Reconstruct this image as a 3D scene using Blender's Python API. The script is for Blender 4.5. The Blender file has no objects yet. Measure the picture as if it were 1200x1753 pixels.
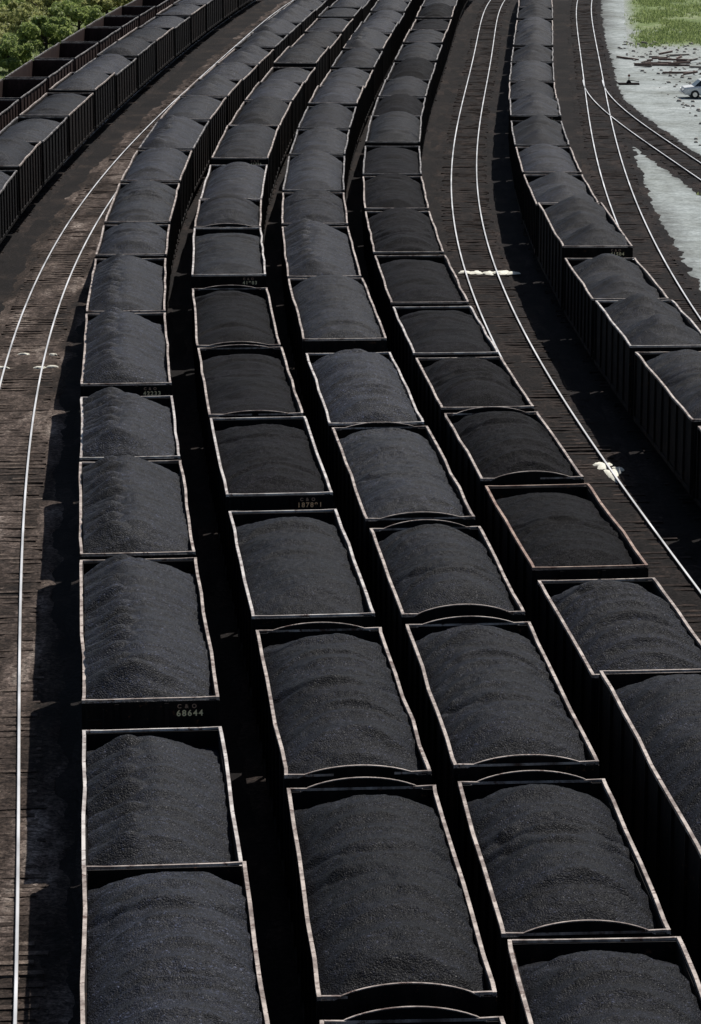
import bpy, math, random
import numpy as np
from mathutils import Vector
random.seed(7)
SC = bpy.context.scene
COL = SC.collection
RAIL_Z = 0.20

# ------------------------------------------------------------------ materials
def new_mat(name):
    m = bpy.data.materials.new(name); m.use_nodes = True
    nt = m.node_tree; b = nt.nodes["Principled BSDF"]
    return m, nt, b
def N(nt, t, **kw):
    n = nt.nodes.new(t)
    for k, v in kw.items():
        if k in n.inputs.keys(): n.inputs[k].default_value = v
        else: setattr(n, k, v)
    return n
def ramp(nt, src, stops):
    r = nt.nodes.new("ShaderNodeValToRGB")
    el = r.color_ramp.elements
    while len(el) < len(stops): el.new(0.5)
    for e, (p, c) in zip(el, stops):
        e.position = p; e.color = (c[0], c[1], c[2], 1)
    nt.links.new(src, r.inputs[0]); return r
def mix(nt, fac, a, b, mode='MIX'):
    n = nt.nodes.new("ShaderNodeMix"); n.data_type = 'RGBA'; n.blend_type = mode
    for s, v in ((0, fac), (6, a), (7, b)):
        if hasattr(v, "is_linked") or hasattr(v, "links"): nt.links.new(v, n.inputs[s])
        elif s == 0: n.inputs[s].default_value = v
        else: n.inputs[s].default_value = (v[0], v[1], v[2], 1)
    return n.outputs[2]
def obj_coord(nt):
    return nt.nodes.new("ShaderNodeTexCoord").outputs["Object"]

def coal_mat(name, dark, light, rough=0.5, spec=0.5):
    m, nt, b = new_mat(name); L = nt.links; co = obj_coord(nt)
    oi = nt.nodes.new("ShaderNodeObjectInfo")
    nz = N(nt, "ShaderNodeTexNoise", Scale=7.0, Detail=3.0); L.new(co, nz.inputs["Vector"])
    wv = N(nt, "ShaderNodeVectorMath", operation='MULTIPLY_ADD'); L.new(nz.outputs["Color"], wv.inputs[0]); wv.inputs[1].default_value=(.10,.10,.10); L.new(co, wv.inputs[2])
    v = N(nt, "ShaderNodeTexVoronoi", Scale=27.0); L.new(wv.outputs[0], v.inputs["Vector"])
    v2 = N(nt, "ShaderNodeTexVoronoi", Scale=60.0); L.new(co, v2.inputs["Vector"])
    n1 = N(nt, "ShaderNodeTexNoise", Scale=1.1, Detail=8.0, Roughness=0.7); L.new(co, n1.inputs["Vector"])
    # dark and light streaks across the car: ripple shading painted into the colour
    mp = N(nt, "ShaderNodeMapping"); mp.inputs["Scale"].default_value = (0.45, 4.2, 0.5); L.new(co, mp.inputs[0])
    n2 = N(nt, "ShaderNodeTexNoise", Scale=1.5, Detail=4.0, Roughness=0.6, Distortion=.4); L.new(mp.outputs[0], n2.inputs["Vector"])
    sx = nt.nodes.new("ShaderNodeSeparateColor"); L.new(v.outputs["Color"], sx.inputs[0])
    sx2 = nt.nodes.new("ShaderNodeSeparateColor"); L.new(v2.outputs["Color"], sx2.inputs[0])
    r1 = ramp(nt, n1.outputs[0], [(0.3, dark), (0.72, light)])
    rs_ = ramp(nt, n2.outputs[0], [(0.34, (0.40,)*3), (0.64, (1.55,)*3)])
    c = mix(nt, 1.0, r1.outputs[0], rs_.outputs[0], 'MULTIPLY')
    r2 = ramp(nt, sx.outputs[0], [(0.0, (0.50,)*3), (0.80, (1.1,)*3), (0.92, (1.5,)*3), (1.0, (4.5,)*3)])  # brightest cells are glints on the lumps, painted into the base colour
    c = mix(nt, 1.0, c, r2.outputs[0], 'MULTIPLY')
    r2b = ramp(nt, sx2.outputs[0], [(0.0, (0.6,)*3), (0.9, (1.3,)*3), (1.0, (2.2,)*3)])
    c = mix(nt, 1.0, c, r2b.outputs[0], 'MULTIPLY')
    r3 = ramp(nt, oi.outputs["Random"], [(0, (0.7,)*3), (1, (1.3,)*3)])
    c = mix(nt, 1.0, c, r3.outputs[0], 'MULTIPLY')
    L.new(c, b.inputs["Base Color"]); b.inputs["Specular IOR Level"].default_value = spec
    rr = ramp(nt, sx2.outputs[1], [(0.0, (rough-0.15,)*3), (0.12, (rough,)*3), (1.0, (rough+0.25,)*3)])
    L.new(rr.outputs[0], b.inputs["Roughness"])
    bm = N(nt, "ShaderNodeBump", Strength=0.7, Distance=0.022); L.new(v.outputs["Distance"], bm.inputs["Height"]); bm.invert = True
    bm2 = N(nt, "ShaderNodeBump", Strength=0.5, Distance=0.010); L.new(v2.outputs["Distance"], bm2.inputs["Height"])
    L.new(bm.outputs[0], bm2.inputs["Normal"]); L.new(bm2.outputs[0], b.inputs["Normal"])
    return m
COAL = {
 'blue': coal_mat("coal_bluish", (0.0050,0.0057,0.0090), (0.0140,0.0160,0.0245), 0.55, .16),
 'grey': coal_mat("coal_grey", (0.0029,0.0033,0.0052), (0.0084,0.0092,0.0138), 0.55, .12),
 'dark': coal_mat("coal_dark", (0.0018,0.0017,0.0025), (0.0048,0.0043,0.0058), 0.65, .07),
}
def paint_mat(name, base, dust, rust, lo=0.45, hi=0.7, rough=0.75, rustlo=0.62, s=2.2, spec=.5, s2=5.5):
    m, nt, b = new_mat(name); L = nt.links; co = obj_coord(nt)
    oi = nt.nodes.new("ShaderNodeObjectInfo")
    of = N(nt, "ShaderNodeMath", operation='MULTIPLY'); L.new(oi.outputs["Random"], of.inputs[0]); of.inputs[1].default_value = 50.0
    va = N(nt, "ShaderNodeVectorMath", operation='ADD'); L.new(co, va.inputs[0]); L.new(of.outputs[0], va.inputs[1])
    mp = N(nt, "ShaderNodeMapping"); mp.inputs["Scale"].default_value = (1, 1, 0.25); L.new(va.outputs[0], mp.inputs[0])
    n1 = N(nt, "ShaderNodeTexNoise", Scale=s, Detail=6.0, Roughness=0.7); L.new(mp.outputs[0], n1.inputs["Vector"])
    n2 = N(nt, "ShaderNodeTexNoise", Scale=s2, Detail=7.0, Roughness=0.75); L.new(va.outputs[0], n2.inputs["Vector"])
    f1 = ramp(nt, n1.outputs[0], [(lo, (0,)*3), (hi, (1,)*3)])
    f2 = ramp(nt, n2.outputs[0], [(rustlo, (0,)*3), (rustlo+0.06, (1,)*3)])
    c = mix(nt, f1.outputs[0], base, dust); c = mix(nt, f2.outputs[0], c, rust)
    L.new(c, b.inputs["Base Color"]); b.inputs["Roughness"].default_value = rough
    b.inputs["Specular IOR Level"].default_value = spec
    bm = N(nt, "ShaderNodeBump", Strength=0.3, Distance=0.01); L.new(n2.outputs[0], bm.inputs["Height"])
    L.new(bm.outputs[0], b.inputs["Normal"])
    return m
BODY = [paint_mat("black_car_paint", (0.004,0.0035,0.0035), (0.014,0.011,0.010), (0.07,0.032,0.018), rustlo=0.64, spec=.12),
        paint_mat("sooty_car_paint", (0.006,0.0045,0.004), (0.022,0.015,0.012), (0.09,0.040,0.020), rustlo=0.60, spec=.12)]
RUSTBODY = paint_mat("rusty_brown_steel", (0.030,0.015,0.012), (0.060,0.032,0.026), (0.012,0.008,0.007), rustlo=0.56, spec=.15)
RIM = {
 'pale': paint_mat("worn_pale_rim", (0.27,0.225,0.20), (0.66,0.61,0.56), (0.09,0.042,0.028), lo=.40, hi=.60, rough=0.5, rustlo=0.57, s=1.8, s2=4.0),
 'tan': paint_mat("dusty_tan_rim", (0.14,0.10,0.08), (0.52,0.44,0.38), (0.09,0.042,0.026), lo=.39, hi=.60, rough=0.55, rustlo=0.55, s=1.8, s2=4.0),
 'rust': paint_mat("rusty_orange_rim", (0.15,0.075,0.05), (0.42,0.30,0.23), (0.08,0.03,0.02), lo=.4, hi=.65, rough=0.7, rustlo=0.6, s=1.8, s2=4),
 'dim': paint_mat("sooty_grey_rim", (0.055,0.048,0.045), (0.40,0.36,0.33), (0.03,0.02,0.016), lo=.42, hi=.66, rough=0.55, rustlo=0.57, s=1.6, s2=3.5),
}
STEEL = paint_mat("dirty_cast_steel", (0.008,0.007,0.007), (0.016,0.013,0.012), (0.05,0.025,0.015), spec=.15)
def simple(name, col, rough=0.6, metal=0.0, lo=.75, hi=1.15, sc=9.0):
    m, nt, b = new_mat(name)
    n = N(nt, "ShaderNodeTexNoise", Scale=sc, Detail=5.0); nt.links.new(obj_coord(nt), n.inputs["Vector"])
    r = ramp(nt, n.outputs[0], [(0.3, [c*lo for c in col]), (0.7, [min(1, c*hi) for c in col])])
    nt.links.new(r.outputs[0], b.inputs["Base Color"])
    b.inputs["Roughness"].default_value = rough; b.inputs["Metallic"].default_value = metal
    return m
RAILTOP = simple("polished_rail_head", (0.70,0.70,0.70), 0.42, 0.3, .55, 1.3, .35)
RAILSIDE = simple("rusty_rail_side", (0.05,0.033,0.027), 0.8)
LETTER = simple("cream_lettering", (1.0,0.80,0.44), 0.7, lo=.95, hi=1)
LETTER2 = simple("faded_orange_lettering", (1.0,0.56,0.27), 0.7, lo=.95, hi=1)
LETTER3 = simple("sooted_lettering", (0.42,0.25,0.16), 0.8)
LIME = simple("white_lime", (0.84,0.82,0.70), 0.9)

def ground_mat(name, stops, s1=0.25, s2=6.0, bump=0.04, grain=40.0, stretch=1.0, amt=0.5, blend=None, gr=.4, bl=(.5,.95)):
    m, nt, b = new_mat(name); L = nt.links; co = obj_coord(nt)
    mp = N(nt, "ShaderNodeMapping"); mp.inputs["Scale"].default_value = (1, stretch, 1); L.new(co, mp.inputs[0])
    n1 = N(nt, "ShaderNodeTexNoise", Scale=s1, Detail=9.0, Roughness=0.68); L.new(mp.outputs[0], n1.inputs["Vector"])
    n2 = N(nt, "ShaderNodeTexNoise", Scale=s2, Detail=6.0, Roughness=0.7); L.new(co, n2.inputs["Vector"])
    v = N(nt, "ShaderNodeTexVoronoi", Scale=grain); L.new(co, v.inputs["Vector"])
    c = ramp(nt, n1.outputs[0], stops).outputs[0]
    if blend:
        at = nt.nodes.new("ShaderNodeAttribute"); at.attribute_name = "blend"
        n3 = N(nt, "ShaderNodeTexNoise", Scale=.7, Detail=9.0, Roughness=0.75); L.new(co, n3.inputs["Vector"])
        ad = N(nt, "ShaderNodeMath", operation='ADD'); L.new(at.outputs["Fac"], ad.inputs[0]); L.new(n3.outputs[0], ad.inputs[1])
        f = ramp(nt, ad.outputs[0], [(bl[0], (0,)*3), (bl[1], (1,)*3)])
        c = mix(nt, f.outputs[0], blend, c)
    g = ramp(nt, n2.outputs[0], [(0.3, (1-amt,)*3), (0.7, (1+amt,)*3)]).outputs[0]
    c = mix(nt, 1.0, c, g, 'MULTIPLY')
    sx = nt.nodes.new("ShaderNodeSeparateColor"); L.new(v.outputs["Color"], sx.inputs[0])
    g2 = ramp(nt, sx.outputs[0], [(0.0, (1-gr,)*3), (1.0, (1+gr,)*3)]).outputs[0]
    c = mix(nt, 1.0, c, g2, 'MULTIPLY')
    L.new(c, b.inputs["Base Color"]); b.inputs["Roughness"].default_value = 0.95
    b.inputs["Specular IOR Level"].default_value = 0.12
    bm = N(nt, "ShaderNodeBump", Strength=0.9, Distance=bump); L.new(n2.outputs[0], bm.inputs["Height"])
    L.new(bm.outputs[0], b.inputs["Normal"])
    return m
CINDER = ground_mat("black_cinders", [(0.32,(0.005,0.0044,0.0044)), (0.52,(0.011,0.009,0.0085)), (0.72,(0.036,0.027,0.022))], amt=.7)
BALLAST_D = ground_mat("dark_ballast", [(0.32,(0.0055,0.005,0.005)), (0.52,(0.0125,0.010,0.0093)), (0.75,(0.045,0.032,0.026))], s1=0.6, stretch=.3, amt=.75, grain=16, gr=.6)
BALLAST_B = ground_mat("brown_ballast", [(0.34,(0.010,0.008,0.007)), (0.48,(0.034,0.025,0.020)), (0.58,(0.090,0.069,0.058)), (0.72,(0.25,0.21,0.18))], s1=0.6, stretch=0.22, amt=.75, grain=16, gr=.6)
TIE = ground_mat("oily_timber", [(0.3,(0.010,0.008,0.0075)), (0.52,(0.026,0.019,0.016)), (0.72,(0.075,0.055,0.045))], s1=0.9, amt=.6)
TIEB = ground_mat("dusty_timber", [(0.3,(0.016,0.012,0.010)), (0.5,(0.055,0.041,0.034)), (0.68,(0.17,0.135,0.11))], s1=0.8, amt=.6)
GRAVEL = ground_mat("pale_gravel", [(0.30,(0.16,0.17,0.15)), (0.42,(0.25,0.27,0.255)), (0.55,(0.33,0.36,0.35)), (0.72,(0.41,0.43,0.415))], s1=0.14, s2=1.3, grain=7, amt=0.28, blend=(0.045,0.043,0.040), gr=.18, bl=(.30,1.05))
GRASSM = ground_mat("grass_soil", [(0.3,(0.10,0.13,0.05)), (0.48,(0.15,0.20,0.075)), (0.66,(0.27,0.29,0.18))], s1=0.25, s2=2.0, blend=(.29,.31,.29), bl=(.35,.9))
BANKM = ground_mat("bank_soil", [(0.3,(0.08,0.09,0.04)), (0.5,(0.14,0.17,0.07)), (0.7,(0.26,0.25,0.17))], s1=0.15, s2=2.0)

def leaf_mat(name, a, b_):
    m, nt, b = new_mat(name); L = nt.links
    g = nt.nodes.new("ShaderNodeNewGeometry")
    r = ramp(nt, g.outputs["Random Per Island"], [(0, a), (1, b_)])
    L.new(r.outputs[0], b.inputs["Base Color"]); b.inputs["Roughness"].default_value = 0.6
    tr = nt.nodes.new("ShaderNodeBsdfTranslucent"); L.new(r.outputs[0], tr.inputs[0])
    ms = nt.nodes.new("ShaderNodeMixShader"); ms.inputs[0].default_value = 0.5
    L.new(b.outputs[0], ms.inputs[1]); L.new(tr.outputs[0], ms.inputs[2])
    L.new(ms.outputs[0], nt.nodes["Material Output"].inputs[0])
    return m
LEAF = leaf_mat("bush_leaves", (0.17,0.24,0.07), (0.42,0.48,0.18))
LEAF2 = leaf_mat("olive_leaves", (0.22,0.25,0.09), (0.50,0.50,0.22))
GRASSB = leaf_mat("grass_blades", (0.14,0.20,0.06), (0.36,0.42,0.18))
BARK = simple("bark", (0.06,0.045,0.035), 0.9)

# ------------------------------------------------------------------ mesh builder
class MB:
    def __init__(s): s.v=[]; s.f=[]; s.m=[]
    def poly(s, pts, mi=0):
        n=len(s.v); s.v += [tuple(p) for p in pts]; s.f.append(tuple(range(n,n+len(pts)))); s.m.append(mi)
    def hexa(s, b, t, mi=0, top=None):
        n=len(s.v); s.v += [tuple(p) for p in b]+[tuple(p) for p in t]
        for k,f in enumerate(((3,2,1,0),(4,5,6,7),(0,1,5,4),(1,2,6,5),(2,3,7,6),(3,0,4,7))):
            s.f.append(tuple(n+i for i in f)); s.m.append(top if (k==1 and top is not None) else mi)
    def box(s, x0,x1,y0,y1,z0,z1, mi=0, top=None):
        s.hexa([(x0,y0,z0),(x1,y0,z0),(x1,y1,z0),(x0,y1,z0)],[(x0,y0,z1),(x1,y0,z1),(x1,y1,z1),(x0,y1,z1)],mi,top)
    def cyl(s, c, r, w, axis='x', n=16, mi=0):
        a=[];b=[]
        for i in range(n):
            t=2*math.pi*i/n; p,q=r*math.cos(t),r*math.sin(t)
            if axis=='x': a.append((c[0]-w/2,c[1]+p,c[2]+q)); b.append((c[0]+w/2,c[1]+p,c[2]+q))
            elif axis=='y': a.append((c[0]+p,c[1]-w/2,c[2]+q)); b.append((c[0]+p,c[1]+w/2,c[2]+q))
            else: a.append((c[0]+p,c[1]+q,c[2]-w/2)); b.append((c[0]+p,c[1]+q,c[2]+w/2))
        k=len(s.v); s.v+=a+b
        for i in range(n):
            j=(i+1)%n; s.f.append((k+i,k+j,k+n+j,k+n+i)); s.m.append(mi)
        s.f.append(tuple(range(k+n-1,k-1,-1))); s.m.append(mi)
        s.f.append(tuple(range(k+n,k+2*n))); s.m.append(mi)
    def obj(s, name, mats, parent=None, smooth=False):
        me=bpy.data.meshes.new(name); me.from_pydata(s.v,[],s.f)
        for m in mats: me.materials.append(m)
        me.polygons.foreach_set("material_index", s.m)
        if smooth: me.polygons.foreach_set("use_smooth",[True]*len(s.f))
        me.update()
        o=bpy.data.objects.new(name,me); COL.objects.link(o)
        if parent: o.parent=parent
        return o
def empty(name, loc=(0,0,0), rz=0):
    o=bpy.data.objects.new(name,None); o.location=loc; o.rotation_euler=(0,0,rz); o.empty_display_size=0.5
    COL.objects.link(o); return o
def meta(o, label=None, category=None, group=None, kind=None):
    if label: o["label"]=label
    if category: o["category"]=category
    if group: o["group"]=group
    if kind: o["kind"]=kind

# ------------------------------------------------------------------ track alignments (metres, x as a function of y)
T = {
'A': [(36,-2.05),(45.7,-2.84),(54,-3.55),(64.5,-4.48),(76.9,-5.56),(88.3,-6.53),(100.4,-7.51),(114,-8.55),(127.6,-9.45),(137,-9.83),(152,-10.06),(164,-10.1),(180,-9.9),(195,-9.3),(219.6,-8.0),(239.5,-6.5),(277,-3.9),(330,0.6)],
'B': [(46.7,1.11),(58.5,.12),(70.2,-.9),(82.3,-1.86),(94.8,-2.88),(107,-3.86),(120,-4.8),(136.5,-5.61),(145.8,-5.9),(159.3,-5.93),(177.5,-5.7),(200,-4.7),(219.6,-3.75),(239.5,-2.4),(277,0.0),(330,4.5)],
'C': [(50.3,4.36),(59,3.62),(70.7,2.75),(80.8,1.92),(93.7,.98),(106,.08),(122.3,-.93),(137,-1.65),(148.3,-1.95),(163,-1.89),(175.4,-1.62),(188,-1.16),(202.6,-.31),(219.6,.5),(239.5,1.6),(277,3.9),(330,8.3)],
'D': [(54,8.1),(66.8,7.06),(76,6.14),(85.6,5.35),(95.6,4.61),(105.1,3.85),(115.7,3.23),(128.4,2.52),(141.8,2.09),(154.5,2.08),(167.5,2.36),(191.5,3.24),(206.6,3.96),(236.9,5.7),(277,8.1),(330,12.4)],
'E': [(70,14.45),(80,13.4),(94,12.33),(106.2,11.7),(117.5,11.15),(128,10.75),(145,10.4),(156,10.35),(168,10.5),(183,11.2),(210,12.5),(239.5,14.4),(277,16.7),(330,20.6)],
'F': [(110,-16.8),(125,-17.9),(140,-18.6),(160,-18.9),(170,-18.65),(185,-18.4),(204,-17.8),(221,-17.2),(236,-16.4),(252,-15.6),(270,-14.7),(300,-12.6),(330,-10.2)],
'L': [(40,-5.9),(54.2,-7.35),(80.3,-9.85),(106.6,-12.1),(125,-13.45),(140,-14.2),(155,-14.4),(170,-14.15),(191,-13.5),(219,-12.3),(248,-10.7),(277,-8.8),(330,-4.6)],
'R1': [(70,10.8),(85,9.5),(90,9.1),(97.6,8.55),(108.7,7.8),(120,7.0),(132,6.45),(150,6.2),(172,6.6),(194,7.4),(215,8.5),(240,10.0),(277,12.3),(330,16.2)],
'R2': [(85,16.5),(100,15.6),(115,14.9),(131,14.6),(143,14.6),(163,15.05),(190,16.2),(221,17.9),(267,20.8),(322,24.6)],
'R3': [(150,23.6),(165,22.4),(182,21.1),(200,19.75),(210,19.1),(221,18.55),(232,18.7),(240,19.05)],
}
T['G'] = [(y, x-4.25) for y,x in T['F']]
FIT={}
for k,p in T.items():
    a=np.array(p); lo,hi=a[0,0],a[-1,0]; mid=(lo+hi)/2; hw=(hi-lo)/2
    deg=6 if k=='A' else (5 if len(p)>9 else 4)
    c=np.polyfit((a[:,0]-mid)/hw,a[:,1],deg)
    FIT[k]=(c,mid,hw,lo,hi)
def tx(k,y):
    c,mid,hw,lo,hi=FIT[k]; yy=min(max(y,lo),hi); d=np.polyder(c)
    return float(np.polyval(c,(yy-mid)/hw)+ (y-yy)*np.polyval(d,(yy-mid)/hw)/hw)
def thead(k,y):
    return math.atan2(tx(k,y+.5)-tx(k,y-.5),1.0)

# ------------------------------------------------------------------ numpy value noise
def vnoise(x,y,seed):
    rs=np.random.RandomState(seed); g=rs.rand(64,64)
    xi=np.floor(x).astype(int); yi=np.floor(y).astype(int); fx=x-xi; fy=y-yi
    fx=fx*fx*(3-2*fx); fy=fy*fy*(3-2*fy)
    a=g[xi%64,yi%64]; b=g[(xi+1)%64,yi%64]; c=g[xi%64,(yi+1)%64]; d=g[(xi+1)%64,(yi+1)%64]
    return (a*(1-fx)+b*fx)*(1-fy)+(c*(1-fx)+d*fx)*fy-0.5
def fbm(x,y,seed,o=4):
    z=0;a=1
    for i in range(o): z=z+a*vnoise(x*2**i+7.3*i,y*2**i+3.1*i,seed+i); a*=.5
    return z
def grid_obj(name, X, Y, Z, mat, smooth=True, parent=None, attr=None):
    ny,nx=X.shape
    me=bpy.data.meshes.new(name)
    co=np.stack([X,Y,Z],-1).reshape(-1,3)
    i=np.arange(ny-1)[:,None]*nx+np.arange(nx-1)[None,:]
    q=np.stack([i,i+1,i+nx+1,i+nx],-1).reshape(-1,4)
    me.vertices.add(len(co)); me.vertices.foreach_set("co",co.ravel())
    me.loops.add(q.size); me.loops.foreach_set("vertex_index",q.ravel())
    me.polygons.add(len(q)); me.polygons.foreach_set("loop_start",np.arange(len(q))*4)
    me.polygons.foreach_set("loop_total",np.full(len(q),4))
    me.materials.append(mat); me.update(calc_edges=True); me.validate()
    if smooth: me.polygons.foreach_set("use_smooth",[True]*len(q))
    if attr is not None:
        a=me.attributes.new("blend",'FLOAT','POINT'); a.data.foreach_set("value",attr.ravel().astype(np.float32))
    o=bpy.data.objects.new(name,me); COL.objects.link(o)
    if parent: o.parent=parent
    return o

# ------------------------------------------------------------------ coal heap
def smax(a,b,k):
    h=np.clip(.5+.5*(a-b)/k,0,1); return b*(1-h)+a*h+k*h*(1-h)
def coal(kind, L, top, res, seed):
    rs=np.random.RandomState(seed)
    hx=1.425; hy=L/2-.045
    nx=max(10,int(2*hx/res)); ny=max(24,int(2*hy/res))
    x=np.linspace(-hx,hx,nx); y=np.linspace(-hy,hy,ny); X,Y=np.meshgrid(x,y)
    warp=vnoise(X*.4,Y*.5,seed+5)
    if kind=='ridge':
        amp=rs.uniform(.40,.50); ph=rs.uniform(0,6)
        e=np.clip((hy-np.abs(Y))/2.0,0,1); e=e*(2-e)
        crest=amp+.07*np.sin(Y*.9+ph)
        xo=-.10+.10*np.sin(Y*.7+ph*2)
        q=np.sqrt((X-xo)**2+.30)-.548
        Z=-.46+e*(crest+.46-.62*q)
        c=-hy+1.3
        while c<hy-1.1:
            h=amp+.07*math.sin(c*.9+ph)+rs.uniform(-.03,.08)
            x1=-.50+rs.uniform(-.15,.12)
            r=np.sqrt((X-x1)**2+((Y-c)*1.5)**2+.03); Z=smax(Z,h+.04-.62*(r-.17),.03)
            c+=rs.uniform(.7,1.1)
        Z+=.060*e*(.5-np.abs(np.sin(Y*4.1+.9*X**2+ph+2.5*warp)))
    elif kind=='pile':
        n=2 if L<11.5 else 3
        e=np.clip((hy-np.abs(Y))/1.6,0,1); e=e*e*(3-2*e)
        Z=-.42+e*(.48*(1-np.abs(X/1.6)**2.2))
        for i in range(n):
            c=-hy+(i+.5)*2*hy/n+rs.uniform(-.3,.3); xo=rs.uniform(-.1,.15)
            r=np.sqrt((X-xo)**2+((Y-c)*.74)**2+.12); Z=smax(Z,.78-.60*r+rs.uniform(-.06,.06),.07)
        Z+=.05*e*(.5-np.abs(np.sin(Y*4.2+X**2*1.4+2*warp)))
    else:
        cr=rs.uniform(.66,.80) if kind=='smooth' else rs.uniform(.42,.52)
        e=np.clip((hy-np.abs(Y))/rs.uniform(1.8,2.4),0,1); e=e*(2-e)
        tilt=rs.uniform(-.1,.1)
        Z=-.46+e*.13+e*cr*(1-np.abs((X-tilt)/1.60)**2.2)
        Z+=.05*e*fbm(X*.4,Y*.75,seed+40,2)*3
        w=np.clip(.85+1.2*(vnoise(X*.4,Y*.35,seed+77)+.1),.25,1.6)
        fr=7.4+rs.uniform(-.8,1.2)
        ph=Y*fr+X**2*2.4+4*warp
        Z+=(.078 if kind=='smooth' else .04)*e*w*(.5-np.abs(np.sin(ph/2)))
        for i in range(rs.randint(2,5)):
            c=rs.uniform(-hy+1.5,hy-1.5); d=Y-c-.28*X**2*rs.choice([-1,1]); Z+=-.05*e*np.exp(-(d/.13)**2)+.03*e*np.exp(-((d-.3)/.2)**2)
    Z+=.07*fbm(X*1.2+5,Y*1.2,seed+3,4)
    if res<.12: Z+=.022*fbm(X*11,Y*11,seed+9,3)
    Z=np.minimum(Z, 1.2)
    return X,Y,Z+top

# ------------------------------------------------------------------ car
def wob(rs,n,a): return np.interp(np.arange(n),np.arange(0,n+4,4),rs.uniform(-a,a,len(np.arange(0,n+4,4))))
def chord(mb, pts, w, h, axis='y', mi=0):
    prev=None
    for p in pts:
        if axis=='y': q=[(p[0]-w/2,p[1],p[2]-h),(p[0]+w/2,p[1],p[2]-h),(p[0]+w/2,p[1],p[2]),(p[0]-w/2,p[1],p[2])]
        else: q=[(p[0],p[1]-w/2,p[2]-h),(p[0],p[1]+w/2,p[2]-h),(p[0],p[1]+w/2,p[2]),(p[0],p[1]-w/2,p[2])]
        n=len(mb.v); mb.v+=q
        if prev is None: mb.f.append((n,n+1,n+2,n+3)); mb.m.append(mi)
        else:
            for i in range(4):
                j=(i+1)%4; mb.f.append((prev+i,prev+j,n+j,n+i)); mb.m.append(mi)
        prev=n
    mb.f.append((prev+3,prev+2,prev+1,prev)); mb.m.append(mi)

def lettering(txt, size, parent, loc, mat):
    cu=bpy.data.curves.new("lettering",'FONT'); cu.body=txt; cu.size=size; cu.align_x='CENTER'; cu.extrude=.002
    cu.space_character=1.3; cu.offset=size*0.026
    t=bpy.data.objects.new("tmp_text",cu); COL.objects.link(t)
    dg=bpy.context.evaluated_depsgraph_get(); dg.update()
    me=bpy.data.meshes.new_from_object(t.evaluated_get(dg)); bpy.data.objects.remove(t)
    me.materials.clear(); me.materials.append(mat)
    o=bpy.data.objects.new("lettering",me); COL.objects.link(o); o.parent=parent
    o.location=loc; o.rotation_euler=(math.pi/2,0,0); o["label"]="painted letters "+txt
    return o

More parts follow.
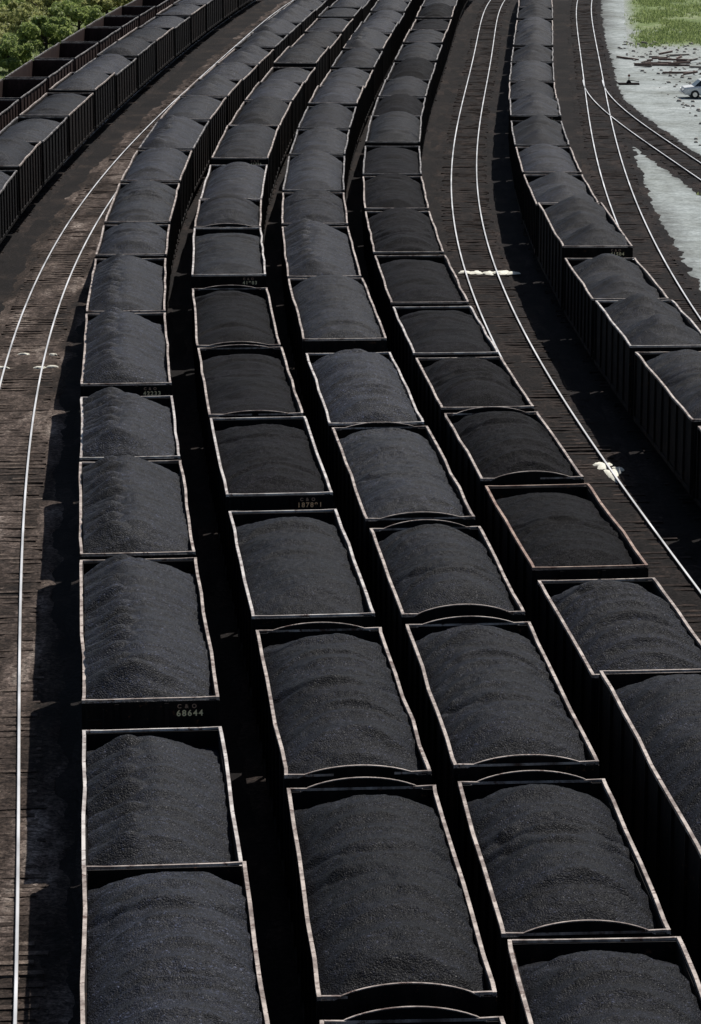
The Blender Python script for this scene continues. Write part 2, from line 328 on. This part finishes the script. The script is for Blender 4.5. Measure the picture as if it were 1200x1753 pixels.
SEED=[100]
def make_car(k, y0, y1, dz=0.0, arch=False, load='smooth', coalk='grey', rim='pale', text=None, empty_car=False):
    SEED[0]+=13; seed=SEED[0]; rs=np.random.RandomState(seed)
    xa,xb=tx(k,y0),tx(k,y1); L=math.hypot(xb-xa,y1-y0); head=math.atan2(xb-xa,y1-y0)
    cx,cy=(xa+xb)/2,(y0+y1)/2
    top=3.25+dz; W=1.47; H=L/2; hy=H
    car=empty("hopper_car",(cx,cy,RAIL_Z),-head)
    body_m = RUSTBODY if empty_car else BODY[1 if k=='E' else seed%2]
    AH=(.27 if y0<95 else .20)*rs.uniform(.85,1.1)
    b=MB(); zt=top-.085
    for s in (-1,1):
        xs=sorted((s*(W-.035),s*W)); b.box(xs[0],xs[1],-H,H,.85,zt)
        n=9 if L>10 else 7
        for i in range(n):
            yy=-H+.06+(L-.12)*i/(n-1); xs=sorted((s*(W+.001),s*(W+.06))); b.box(xs[0],xs[1],yy-.055,yy+.055,.8,zt-.01)
        xs=sorted((s*(W+.002),s*(W+.05))); 
        for i in range(n-1):
            ya=-H+.06+(L-.12)*i/(n-1)+.057; yb=-H+.06+(L-.12)*(i+1)/(n-1)-.057
            b.box(xs[0],xs[1],ya,yb,.78,.93)
        ye=sorted((s*(H-.04),s*(H-.002)))
        b.box(-W+.037,W-.037,ye[0],ye[1],1.95,zt)
        b.hexa([(-W+.037,s*(H-.04),1.93),(W-.037,s*(H-.04),1.93),(W-.037,s*(H-2.6),.55),(-W+.037,s*(H-2.6),.55)],
               [(-W+.037,s*(H-.04),1.95),(W-.037,s*(H-.04),1.95),(W-.037,s*(H-2.6),.58),(-W+.037,s*(H-2.6),.58)])
        for xx in (-.75,.35):
            ye=sorted((s*(H+.001),s*(H+.06))); b.box(xx-.05,xx+.05,ye[0],ye[1],.98,zt-.02)
        ye=sorted((s*(H+.001),s*(H+.05))); b.box(-W+.1,W-.1,ye[0],ye[1],2.25,2.33)
        ye=sorted((s*(H-.25),s*(H+.22))); b.box(-W,W,ye[0],ye[1],.72,.97)
        yc=s*L*.16
        b.hexa([(-.9,yc-.35,.35),(.9,yc-.35,.35),(.9,yc+.35,.35),(-.9,yc+.35,.35)],
               [(-W+.04,yc-L*.15,1.1),(W-.04,yc-L*.15,1.1),(W-.04,yc+L*.15,1.1),(-W+.04,yc+L*.15,1.1)])
        if arch:
            n=14; aw=1.22; 
            for i in range(n):
                x_a=-aw+2*aw*i/n; x_b=-aw+2*aw*(i+1)/n
                za=zt+(AH-.02)*(1-(x_a/aw)**2)**.8 if abs(x_a)<aw else zt
                zb=zt+(AH-.02)*(1-(x_b/aw)**2)**.8 if abs(x_b)<aw-1e-6 else zt
                yA,yB=s*(H-.035),s*(H-.01)
                b.hexa([(x_a,yA,zt-.02),(x_b,yA,zt-.02),(x_b,yB,zt-.02),(x_a,yB,zt-.02)],
                       [(x_a,yA,za),(x_b,yA,zb),(x_b,yB,zb),(x_a,yB,za)])
    b.box(-.2,.2,-H+.26,H-.26,.5,.8)
    b.obj("body",[body_m],car)
    r=MB(); n=int(L/.45)+1
    for s in (-1,1):
        wx=wob(rs,n+1,.03); wz=wob(rs,n+1,.015)
        pts=[(s*1.485+wx[i]*(0 if i in(0,n) else 1),-H+L*i/n,top+wz[i]*(0 if i in(0,n) else 1)) for i in range(n+1)]
        chord(r,pts,.072,.075)
        m=8; wx=wob(rs,m+1,.015)
        e=[(-1.446+2.892*i/m,s*(H-.03)+wx[i]*(0 if i in(0,m) else 1),top+.004+ (-.01)*(1 if 0<i<m else 0)) for i in range(m+1)]
        chord(r,e,.05,.05,'x')
        if arch:
            nn=16; aw=1.25
            pts=[(x,s*(H-.022),top-.075+AH*max(0,(1-(x/aw)**2))**.8) for x in np.linspace(-aw,aw,nn)]
            chord(r,pts,.04,.016,'x')
    r.obj("top_rim",[RIM[rim]],car)
    for s in (-1,1):
        t=MB(); yc=s*(H-1.5)
        for x in (-.98,.98):
            t.hexa([(x-.07,yc-1.05,.38),(x+.07,yc-1.05,.38),(x+.07,yc+1.05,.38),(x-.07,yc+1.05,.38)],
                   [(x-.07,yc-.5,.66),(x+.07,yc-.5,.66),(x+.07,yc+.5,.66),(x-.07,yc+.5,.66)])
        t.box(-.9,.9,yc-.2,yc+.2,.33,.49)
        for w in (-.85,.85):
            t.cyl((0,yc+w,.42),.07,1.7)
            for x in (-.75,.75): t.cyl((x,yc+w,.42),.42,.13,n=18)
        t.obj("truck",[STEEL],car)
        c=MB(); ya,yb=sorted((s*(H+.225),s*(H+.52))); c.box(-.1,.1,ya,yb,.62,.8); c.box(-.17,.17,*sorted((s*(H+.40),s*(H+.53))),.56,.86)
        c.obj("coupler",[STEEL],car)
    if y0<150 :
        l=MB()
        for xx in (-1.42,-1.05):
            l.box(xx-.015,xx+.015,-H-.10,-H-.07,1.0,zt-.1)
        for i in range(6): l.box(-1.404,-1.066,-H-.095,-H-.075,1.15+i*.35,1.175+i*.35)
        l.obj("ladder",[STEEL],car)
        bw=MB()
        n=20; X0=-.35; Z0=2.45
        for i in range(n):
            a0,a1=2*math.pi*i/n,2*math.pi*(i+1)/n
            def P(r_,a,y): return (X0+r_*math.cos(a),y,Z0+r_*math.sin(a))
            bw.hexa([P(.25,a0,-H-.2),P(.28,a0,-H-.2),P(.28,a1,-H-.2),P(.25,a1,-H-.2)],[P(.25,a0,-H-.17),P(.28,a0,-H-.17),P(.28,a1,-H-.17),P(.25,a1,-H-.17)])
        bw.box(-.60,-.10,-H-.19,-H-.18,Z0-.01,Z0+.01); bw.box(-.36,-.34,-H-.19,-H-.18,Z0-.24,Z0+.24); bw.cyl((-.35,-H-.09,Z0),.02,.17,'y',8)
        bw.obj("brake_wheel",[STEEL],car)
    if text:
        orange=text in('187891',)
        lettering(text, .19, car, (.86,-H-.012,top-.42), LETTER2 if orange else LETTER)
        lettering("C & O", .13, car, (.80,-H-.012,top-.24), LETTER3)
    rn={'pale':'pale worn rim','tan':'tan dusty rim','rust':'rusty orange rim','dim':'sooty grey rim'}[rim]
    if empty_car: lab="empty rusty brown hopper car with %s on track"%rn
    elif text: lab="black coal hopper car with %s, numbered %s"%(rn,text)
    else: lab="black coal hopper car with %s%s"%(rn, ", arched ends" if arch else ", flat ends")
    meta(car,lab,"hopper car","hopper cars in the rail yard")
    if not empty_car:
        d=math.hypot(cx,cy)
        res=.042 if d<95 else (.075 if d<150 else .13)
        X,Y,Z=coal(load,L,top,res,seed)
        o=grid_obj("coal_load",X,Y,Z,COAL[coalk]); o.location=(cx,cy,RAIL_Z); o.rotation_euler=(0,0,-head)
        d={'ridge':"scalloped ridge of bluish-black coal heaped in hopper car",'pile':"peaked piles of black coal heaped in hopper car",
           'smooth':"smooth rounded heap of black coal in hopper car",'low':"low flat load of dark coal in hopper car"}[load]
        meta(o,d,"coal","coal loads in the hopper cars")
    return car

cars={
'A':[(42.3,53.2,.3,0,'smooth','blue','tan'),(54.3,63.3,-.3,0,'ridge','blue','pale'),(64.2,76.5,.1,0,'ridge','blue','tan','68644'),
     (77.5,88.5,0,0,'ridge','blue','tan'),(89.6,98.8,-.12,0,'ridge','blue','pale'),(99.9,113.5,.1,0,'ridge','blue','tan','42233'),
     (114.6,127.5,0,0,'ridge','blue','tan'),(128.7,137.4,0,0,'smooth','blue','tan'),(138.5,151.8,0,0,'smooth','blue','tan'),
     (153,165.4,0,0,'smooth','blue','tan'),(166.5,180,0,0,'ridge','blue','dim')],
'B':[(35.5,46.7,0,1,'smooth','grey','tan'),(47.7,58.5,0,1,'smooth','grey','tan'),(59.35,70.2,0,1,'smooth','grey','tan'),
     (71.8,82.7,-.1,0,'low','grey','pale'),(83.9,94.4,.1,0,'low','dark','pale','187891'),(95.4,107,0,1,'low','dark','tan'),
     (108,120.5,-.1,1,'low','dark','tan'),(122.7,135.8,.1,0,'low','grey','pale','41983'),(136.9,145.8,0,1,'smooth','grey','tan'),
     (146.9,160,-.1,0,'smooth','blue','pale'),(161.5,176.7,.1,0,'smooth','grey','tan','41726')],
'C':[(39,49.75,.2,0,'smooth','grey','tan'),(50.8,59.2,-.1,1,'smooth','grey','tan'),(60,70.7,0,1,'smooth','grey','tan'),
     (71.6,80.3,0,1,'smooth','grey','tan'),(81.4,93.4,0,1,'smooth','blue','tan'),(94.5,106.5,-.1,0,'smooth','blue','pale'),
     (108.2,121.7,.1,0,'smooth','blue','tan'),(122.9,136.8,0,0,'ridge','blue','tan'),(137.9,148.3,0,0,'smooth','grey','tan'),
     (149.4,163,0,0,'smooth','blue','dim'),(164.1,175.4,0,0,'smooth','blue','dim')],
'D':[(41,52.6,0,0,'smooth','dark','tan'),(53.8,65.8,.3,0,'smooth','grey','tan'),(66.8,75.2,-.1,0,'smooth','grey','tan'),
     (76.1,85.4,0,0,'low','dark','rust'),(86.3,95.6,0,1,'smooth','dark','tan'),(96.5,105.1,0,0,'smooth','dark','tan'),
     (106,115.6,0,0,'low','dark','pale'),(116.6,128.4,0,0,'low','dark','tan'),(129.4,141.8,0,0,'smooth','dark','tan'),
     (142.9,154.5,0,0,'smooth','dark','tan'),(155.6,167.5,0,0,'low','dark','dim')],
'E':[(70,81,0,0,'pile','grey','tan'),(82,93.6,0,0,'pile','dark','tan'),(94.6,106.2,0,0,'smooth','grey','tan'),(107.4,117,0,0,'pile','grey','pale'),
     (118,128.3,-.1,0,'pile','grey','tan'),(129.4,143,.25,0,'pile','grey','tan','41504'),(144.2,155.2,0,0,'pile','blue','tan'),
     (156.3,167,0,0,'smooth','blue','tan'),(168.2,180,0,0,'pile','grey','dim'),(181.3,191,.2,0,'pile','blue','dim','41655')],
'F':[(110,121,0,0,'smooth','grey','dim')],
'G':[],
}
style={'A':(('ridge','smooth','pile'),('blue',),('tan','dim')),'B':(('smooth','low'),('grey','blue','grey'),('dim','tan')),
 'C':(('smooth','ridge','smooth'),('blue','blue','grey'),('dim','tan')),'D':(('low','smooth'),('grey','dark'),('dim','tan')),
 'E':(('pile','smooth','smooth'),('blue','grey'),('dim','tan')),'F':(('smooth','low'),('grey','blue'),('dim','tan','dim'))}
for k,lst in cars.items():
    for c in lst:
        make_car(k,c[0],c[1],c[2],bool(c[3]),c[4],c[5],c[6],c[7] if len(c)>7 else None)
    y=(lst[-1][1]+1.1) if lst else 168
    while y<322:
        L=random.choice((10.6,11.4,12.4,13.0)); dz=random.choice((-.12,0,0,.12))
        if k=='G': make_car(k,y,y+L,dz,False,rim='dim',empty_car=True)
        else:
            s=style[k]; make_car(k,y,y+L,dz,False,random.choice(s[0]),random.choice(s[1]),random.choice(s[2]))
        y+=L+1.1

# ------------------------------------------------------------------ tracks
def sweep(mb,k,y0,y1,off,prof,step=2.0,mats=None):
    prev=None; y=y0; n=len(prof)
    while y<=y1+1e-6:
        h=thead(k,y); cx=tx(k,y); nx,ny=math.cos(h),-math.sin(h)
        s=len(mb.v)
        for (u,z) in prof: mb.v.append((cx+(off+u)*nx,y+(off+u)*ny,z))
        if prev is not None:
            for i in range(n):
                j=(i+1)%n; mb.f.append((prev+i,prev+j,s+j,s+i)); mb.m.append(mats[i] if mats else 0)
        prev=s; y+=step
RZ=RAIL_Z
prof=[(-.07,RZ-.17),(.07,RZ-.17),(.07,RZ-.15),(.012,RZ-.13),(.012,RZ-.05),(.036,RZ-.04),(.036,RZ-.008),(.026,RZ),(-.026,RZ),(-.036,RZ-.008),(-.036,RZ-.04),(-.012,RZ-.05),(-.012,RZ-.13),(-.07,RZ-.15)]
pm=[0]*14; pm[6]=pm[7]=pm[8]=1
rng={'A':(36,334),'B':(30,334),'C':(34,334),'D':(36,334),'E':(64,334),'F':(104,334),'G':(104,334),'L':(36,334),'R1':(60,334),'R2':(84,334),'R3':(150,238)}
for ki,(k,(a,b_)) in enumerate(rng.items()):
    t=empty("railway_track",(0,0,0))
    busy = k in 'ABCDEFG'
    meta(t,"loaded siding track on dark cinders under hopper cars" if busy else ("worn track with bright rails on brown ballast" if k=='L' else "empty curving yard track with bright polished rails"),"railway track","yard tracks")
    for off in (-.755,.755):
        m=MB(); sweep(m,k,a,b_,off,prof,2.0,pm); m.obj("rail",[RAILSIDE,RAILTOP],t)
    ys=np.arange(a,b_,.3 if not busy else 1.5); hd=np.array([thead(k,y) for y in ys]); xc=np.array([tx(k,y) for y in ys])
    us=np.array([-2.0,-1.6,-1.35,-1.15,-.95,-.7,-.45,-.2,.0,.2,.45,.7,.95,1.15,1.35,1.6,2.0]); 
    U=us[None,:]+0*ys[:,None]; YY=ys[:,None]+0*U
    U2=U.copy(); wob_=.7*fbm(YY*.6,U*0+3.3,ki+20,3); U2[:,0]-=wob_[:,0]; U2[:,-1]+=wob_[:,-1]
    Zb=np.where(np.abs(U)<1.3,.078,np.where(np.abs(U)<1.8,.045,-.03))+np.where(np.abs(U)<1.8,.085*fbm(U*1.4+9,YY*1.4,ki+3,4),0)
    Zb=np.where((np.abs(np.abs(U)-.75)<.1),np.minimum(Zb,.09),Zb); Zb=np.where(np.abs(U)<1.8,np.clip(Zb,.012,.13),Zb)
    XX=xc[:,None]+U2*np.cos(hd)[:,None]; Y2=YY-U2*np.sin(hd)[:,None]
    grid_obj("ballast",XX,Y2,Zb,BALLAST_B if k=='L' else BALLAST_D,parent=t)
    m=MB(); y=a
    while y<b_:
        h=thead(k,y)+random.uniform(-.03,.03); cx=tx(k,y); c,s=math.cos(h),math.sin(h); j=random.uniform(-.15,.15); zt=random.uniform(.062,.100)
        def P(u,v,z): return (cx+u*c+v*s,y-u*s+v*c,z)
        m.hexa([P(-1.25+j,-.10,.0),P(1.25+j,-.10,.0),P(1.25+j,.10,.0),P(-1.25+j,.10,.0)],[P(-1.25+j,-.10,zt),P(1.25+j,-.10,zt+.005),P(1.25+j,.10,zt+.005),P(-1.25+j,.10,zt)])
        y+=random.uniform(.50,.62)
    o=m.obj("sleepers",[TIEB if k=='L' else TIE],t); o["kind"]="stuff"

# ------------------------------------------------------------------ ground
g=MB(); g.box(-1500,1500,-300,2500,-1.0,0.0); o=g.obj("ground",[CINDER]); meta(o,kind="structure")
def sheet(name,pts,z,mat,kind="structure"):
    m=MB(); m.poly([(x,y,z) for x,y in pts]); o=m.obj(name,[mat]); meta(o,kind=kind); return o
rs=np.random.RandomState(5)
edge=np.array([(24,60),(20,80),(18,100),(16.9,120),(16.5,140),(16.9,157),(17.2,173),(18.3,198),(20.3,232),(23.2,271),(27.3,322),(34,400)],float)
ys=np.arange(60,400,2.0); us=np.array(list(np.arange(-2.5,12,.5))+[14,18,25,40,80,200,400])
ex=np.interp(ys,edge[:,1],edge[:,0])+.5*vnoise(ys*.15,ys*0,4)*2
GX=ex[:,None]+us[None,:]; GY=ys[:,None]+0*GX
BL=np.clip((us[None,:]+1.1)/3.6,-.45,.8)+0*GX
for j,yy in enumerate(ys):
    if 150<yy<236:
        dd=np.abs(GX[j]-tx('R3',yy)); BL[j]=np.minimum(BL[j],np.clip((dd-1.3)/1.8,-.3,.8))
o=grid_obj("gravel_lot",GX,GY,GX*0+.004,GRAVEL,attr=BL); meta(o,kind="structure")
yg=np.arange(258,400,1.5); ug=np.array(list(np.arange(1.4,14,.7))+[16,20,28,45,90])
exg=np.interp(yg,edge[:,1],edge[:,0])
GX=exg[:,None]+ug[None,:]; GY=yg[:,None]+0*GX
BL=np.clip((GY-270)/9,-.5,.55)+np.clip((ug[None,:]-3)/2.5,-.8,0)-.35*np.exp(-((GY-283-.1*GX)/2.5)**2)
o=grid_obj("grass",GX,GY,GX*0+.008,GRASSM,attr=BL); meta(o,kind="structure")
sheet("grass_bank",[(-22.5,400),(-400,400),(-400,150),(-28,150)]+[(tx('G',y)-3.2+rs.uniform(-.4,.4),y) for y in np.arange(160,330,2.)],.004,BANKM)

def blades(name,fn,n,mat,hh,seed):
    rs=np.random.RandomState(seed); v=[];f=[]
    for i in range(n):
        x,y=fn(rs)
        for j in range(5):
            a=rs.uniform(0,6.28); l=rs.uniform(.5,1)*hh; w=.035+.02*rs.rand(); bx,by=x+rs.normal(0,.12),y+rs.normal(0,.12)
            dx,dy=math.cos(a),math.sin(a); k=len(v)
            v+= [(bx-w*dy,by+w*dx,0),(bx+w*dy,by-w*dx,0),(bx+dx*l*.5,by+dy*l*.5,l)]; f.append((k,k+1,k+2))
    me=bpy.data.meshes.new(name); me.from_pydata(v,[],f); me.materials.append(mat)
    o=bpy.data.objects.new(name,me); COL.objects.link(o); meta(o,kind="stuff"); return o
def fr(rs):
    while True:
        y=rs.uniform(262,335); x=rs.uniform(24.5,48)
        n=vnoise(np.array([x*.35]),np.array([y*.14]),3)[0]
        if x>25.4+ (y-268)*.085+rs.normal(0,.6) and n>-.12+ max(0,(278-y)*.03)+rs.normal(0,.09): return x,y
blades("grass_tufts",fr,7500,GRASSB,.32,1)
blades("grass_tufts",lambda rs:(tx('G',260)-4-rs.rand()*22,rs.uniform(215,335)),6000,GRASSB,.45,2)
blades("grass_tufts",lambda rs:(21.0+rs.rand()*2.5+rs.normal(0,.5),rs.normal(163,5)),700,GRASSB,.22,3)

# ------------------------------------------------------------------ bushes and trees
def tree(x,y,h,r,seed,mat,name="bush"):
    rs=np.random.RandomState(seed)
    e=empty(name,(x,y,0)); 
    t=MB()
    def limb(p,q,r0,r1):
        p=Vector(p);q=Vector(q);d=(q-p).normalized(); a=d.orthogonal().normalized(); b=d.cross(a); n=7;k=len(t.v)
        for c,rr in ((p,r0),(q,r1)):
            for i in range(n):
                an=2*math.pi*i/n; t.v.append(tuple(c+a*rr*math.cos(an)+b*rr*math.sin(an)))
        for i in range(n):
            j=(i+1)%n; t.f.append((k+i,k+j,k+n+j,k+n+i)); t.m.append(0)
    limb((0,0,-.1),(0,0,h*.45),.16,.10)
    cl=[]
    for i in range(30):
        a=rs.uniform(0,6.28); rr=r*math.sqrt(rs.rand()); zz=h*(.18+.72*rs.rand()*(1-.45*(rr/r)**2))
        cl.append((rr*math.cos(a),rr*math.sin(a),zz,rs.uniform(.30,.7)*r*.42))
    for c in cl[:9]: limb((0,0,h*rs.uniform(.1,.4)),c[:3],.07,.02)
    t.obj("trunk",[BARK],e)
    P=[];n=190
    for c in cl:
        d=rs.normal(size=(n,3)); d/=np.linalg.norm(d,axis=1)[:,None]; d*= (c[3]*(.55+.5*rs.rand(n)**.5))[:,None]; d[:,2]*=.8
        P.append(d+np.array(c[:3]))
    P=np.concatenate(P); m=len(P); a=rs.normal(size=(m,3)); a/=np.linalg.norm(a,axis=1)[:,None]; b=np.cross(a,rs.normal(size=(m,3))); b/=np.linalg.norm(b,axis=1)[:,None]
    s=rs.uniform(.07,.15,m)[:,None]
    V=np.stack([P-a*s*1.5,P-b*s*.8,P+a*s*1.5,P+b*s*.8],1).reshape(-1,3)
    me=bpy.data.meshes.new("crown"); me.from_pydata(V.tolist(),[],np.arange(len(V)).reshape(-1,4).tolist()); me.materials.append(mat)
    o=bpy.data.objects.new("crown",me); COL.objects.link(o); o.parent=e
    meta(e,"leafy green bush growing beside the rail yard" if name=="bush" else "leafy green tree beside the rail yard","bush" if name=="bush" else "tree","bushes along the yard")
k=0
for (x,y,h,r) in [(-31,232,3.2,2.6),(-27.5,246,3,2.2),(-30.5,254,3.6,2.6),(-34.5,247,4.2,3),(-26.5,266,3.4,2.3),(-30,272,4,2.8),(-34.5,268,4.5,3),
                  (-25.3,285,3.6,2.4),(-29,291,4.4,3),(-33.5,288,4.6,3),(-38,280,5,3.2),(-24.2,304,3.8,2.6),(-28.5,310,4.6,3),(-33,307,5,3.2),(-22.5,324,4,2.6),(-27,330,5,3.2),(-32,330,5,3.2),(-37.5,310,5,3.3)]:
    k+=1; tree(x,y,h,r,k,LEAF if k%3 else LEAF2,"bush" if h<4.3 else "tree")

# ------------------------------------------------------------------ lime spills on the ballast
def patch(x,y,rx,ry,seed,z=.11):
    rs=np.random.RandomState(seed); m=MB(); n=22; rings=4; ph=rs.uniform(0,6,3)
    m.v.append((0,0,.05))
    for i in range(1,rings+1):
        for j in range(n):
            a=2*math.pi*j/n; q=1+.25*math.sin(3*a+ph[0])+.18*math.sin(5*a+ph[1])+rs.uniform(-.12,.12)
            m.v.append((rx*q*i/rings*math.cos(a),ry*q*i/rings*math.sin(a),.05*(1-(i/rings)**2)+rs.uniform(0,.015) -(.03 if i==rings else 0)))
    for j in range(n): m.f.append((0,1+j,1+(j+1)%n)); m.m.append(0)
    for i in range(rings-1):
        for j in range(n): a=1+i*n; m.f.append((a+j,a+n+j,a+n+(j+1)%n,a+(j+1)%n)); m.m.append(0)
    o=m.obj("lime_spill",[LIME],smooth=True); o.location=(x,y,z); meta(o,"white lime spilled across the sleepers of a track","lime spill","white spills on the tracks")
for i,p in enumerate([(5.5,144.6,.28,.35),(6.05,144.4,.34,.45),(6.65,144.3,.25,.5),(7.25,144.5,.4,.5),(7.8,144.3,.3,.4),(8.75,102.6,.30,.5),(9.0,101.2,.24,.9),(9.25,101.9,.17,.5),
        (-14.15,120.4,.30,.12),(-12.55,120.4,.24,.14),(-12.1,120.6,.22,.12),(-13.5,123.3,.25,.09),(-12.3,123.2,.18,.08)]):
    patch(*p[:2],p[2],p[3],i+50)

# ------------------------------------------------------------------ switch stand, scrap, rocks
def switch_stand(x,y):
    e=empty("switch_stand",(x,y,0)); meta(e,"low black switch stand with lever beside the turnout","switch stand")
    m=MB(); m.box(-.8,.8,-.12,.12,0,.12); m.box(-.8,.8,.4,.64,0,.12); m.obj("base",[TIE],e)
    m=MB(); m.hexa([(-.2,.0,.12),(.2,.0,.12),(.2,.5,.12),(-.2,.5,.12)],[(-.08,.15,.35),(.08,.15,.35),(.08,.35,.35),(-.08,.35,.35)]); m.cyl((0,.25,.5),.025,.35,'z',10); m.obj("post",[STEEL],e)
    m=MB(); m.cyl((0,.22,.70),.10,.02,'y',20); m.obj("target",[simple("faded_red_target",(.2,.06,.04))],e)
    m=MB(); m.hexa([(.1,.23,.3),(.1,.27,.3),(.12,.27,.35),(.12,.23,.35)],[(.8,.23,.2),(.8,.27,.2),(.8,.27,.25),(.8,.23,.25)]); m.obj("lever",[STEEL],e)
switch_stand(21.6,236)
rs=np.random.RandomState(9)
SCR=[simple("scrap_rust",(0.19,0.13,0.11),.9),simple("weathered_timber",(0.27,0.24,0.21),.9)]
for i in range(26):
    m=MB(); l=rs.uniform(.6,3.2)**1.0
    m.box(-l/2,l/2,-.08,.08,0,.03); m.box(-l/2,l/2,-.02,.02,.031,.13); m.box(-l/2,l/2,-.06,.06,.131,.16)
    o=m.obj("scrap_metal_bar",[SCR[i%3==0]]); o.location=(26.3+rs.normal(0,1.6),254+rs.normal(0,7),.01+.17*(i%2)); o.rotation_euler=(0,rs.uniform(-.04,.04),rs.uniform(-1.5,1.5))
    meta(o,"rusty scrap steel bar lying on pale gravel","scrap metal","scrap bars on the gravel")
m=MB()
for i in range(700):
    y=rs.uniform(175,275); x=rs.uniform(23.5,34)*(1 if y>200 else .95); s=rs.uniform(.04,.2)
    b=[(x-s,y-s,0),(x+s,y-s*.8,0),(x+s*.9,y+s,0),(x-s*.8,y+s,0)]; tt=[(x-s*.6,y-s*.5,s*.8),(x+s*.5,y-s*.6,s*.7),(x+s*.6,y+s*.5,s*.9),(x-s*.5,y+s*.6,s*.6)]
    m.hexa(b,tt)
o=m.obj("rubble",[simple("pale_rubble",(0.32,0.29,0.25),.95)]); meta(o,kind="stuff")

# ------------------------------------------------------------------ parked car
def parked_car(x,y,rz):
    e=empty("parked_car",(x,y,0),rz); meta(e,"white sedan parked on the pale gravel lot","car")
    WH=simple("white_car_paint",(.74,.74,.72),.3); GL=simple("dark_glass",(.02,.025,.03),.1); TY=simple("tyre_rubber",(.02,.02,.02),.9); CH=simple("chrome",(.6,.6,.6),.25,1)
    st=[(-2.25,.45,.62,.72),(-2.15,.30,.82,.80),(-1.5,.25,.90,.86),(-.6,.22,.93,.88),(.6,.22,.93,.88),(1.5,.25,.88,.86),(2.15,.30,.76,.80),(2.28,.45,.60,.70)]
    m=MB(); prev=None
    for (X,zb,zt,w) in st:
        q=[(X,-w*.92,zb),(X,-w,zb+.12),(X,-w,zt-.12),(X,-w*.9,zt),(X,w*.9,zt),(X,w,zt-.12),(X,w,zb+.12),(X,w*.92,zb)]
        n=len(m.v); m.v+=q
        if prev is None: m.f.append(tuple(range(n,n+8))); m.m.append(0)
        else:
            for i in range(8): j=(i+1)%8; m.f.append((prev+i,prev+j,n+j,n+i)); m.m.append(0)
        prev=n
    m.f.append(tuple(range(prev+7,prev-1,-1))); m.m.append(0)
    o=m.obj("body",[WH],e); bv=o.modifiers.new("b",'BEVEL'); bv.width=.04; bv.segments=2; bv.limit_method='ANGLE'
    m=MB(); m.hexa([(-1.45,-.78,.90),(1.15,-.78,.90),(1.15,.78,.90),(-1.45,.78,.90)],[(-.95,-.62,1.33),(.45,-.62,1.33),(.45,.62,1.33),(-.95,.62,1.33)]); m.obj("window",[GL],e)
    m=MB(); m.hexa([(-.99,-.64,1.331),(.49,-.64,1.331),(.49,.64,1.331),(-.99,.64,1.331)],[(-.85,-.55,1.39),(.35,-.55,1.39),(.35,.55,1.39),(-.85,.55,1.39)])
    X=-.25
    for s in (-1,1):
        m.hexa([(X-.04,s*.79,.9),(X+.04,s*.79,.9),(X+.04,s*.77,.9),(X-.04,s*.77,.9)],[(X-.04,s*.645,1.34),(X+.04,s*.645,1.34),(X+.04,s*.62,1.34),(X-.04,s*.62,1.34)])
    m.obj("roof",[WH],e)
    for X in (-1.4,1.4):
        for s in (-1,1):
            m=MB(); m.cyl((X,s*.80,.32),.32,.2,'y',20); w=m.obj("wheel",[TY],e)
            m=MB(); m.cyl((X,s*.905,.32),.17,.02,'y',16); h=m.obj("hub_cap",[CH],e); h.parent=w
    for s in (-1,1):
        m=MB(); m.cyl((-2.262,s*.52,.62),.09,.04,'x',14); m.obj("headlight",[CH],e)
    m=MB(); m.box(-2.36,-2.27,-.78,.78,.38,.48); m.obj("bumper",[CH],e)
parked_car(26.9,226.5,.05)

# ------------------------------------------------------------------ light and camera
w=bpy.data.worlds.new("World"); SC.world=w; w.use_nodes=True; nt=w.node_tree
sky=nt.nodes.new("ShaderNodeTexSky"); sky.sky_type='NISHITA'; sky.sun_disc=False
EL,AZ=math.radians(54),math.radians(27)
sky.sun_elevation=EL; sky.sun_rotation=AZ
bg=nt.nodes["Background"]; nt.links.new(sky.outputs[0],bg.inputs[0]); bg.inputs[1].default_value=0.065
d=Vector((math.sin(AZ)*math.cos(EL),math.cos(AZ)*math.cos(EL),math.sin(EL)))
sl=bpy.data.lights.new("sun",'SUN'); sl.energy=4.7; sl.angle=math.radians(.5); sl.color=(1,.96,.91)
so=bpy.data.objects.new("sun",sl); so.rotation_euler=d.to_track_quat('Z','Y').to_euler(); so.location=(0,0,60); COL.objects.link(so)
cam=bpy.data.cameras.new("camera"); cam.sensor_fit='VERTICAL'; cam.sensor_height=36; cam.lens=106.5; cam.clip_end=5000; cam.clip_start=1
co=bpy.data.objects.new("camera",cam); co.location=(0,0,23.45); co.rotation_euler=(math.radians(90-13.7),0,0); COL.objects.link(co)
SC.camera=co
SC.view_settings.view_transform='Standard'; SC.view_settings.look='None'; SC.view_settings.exposure=0
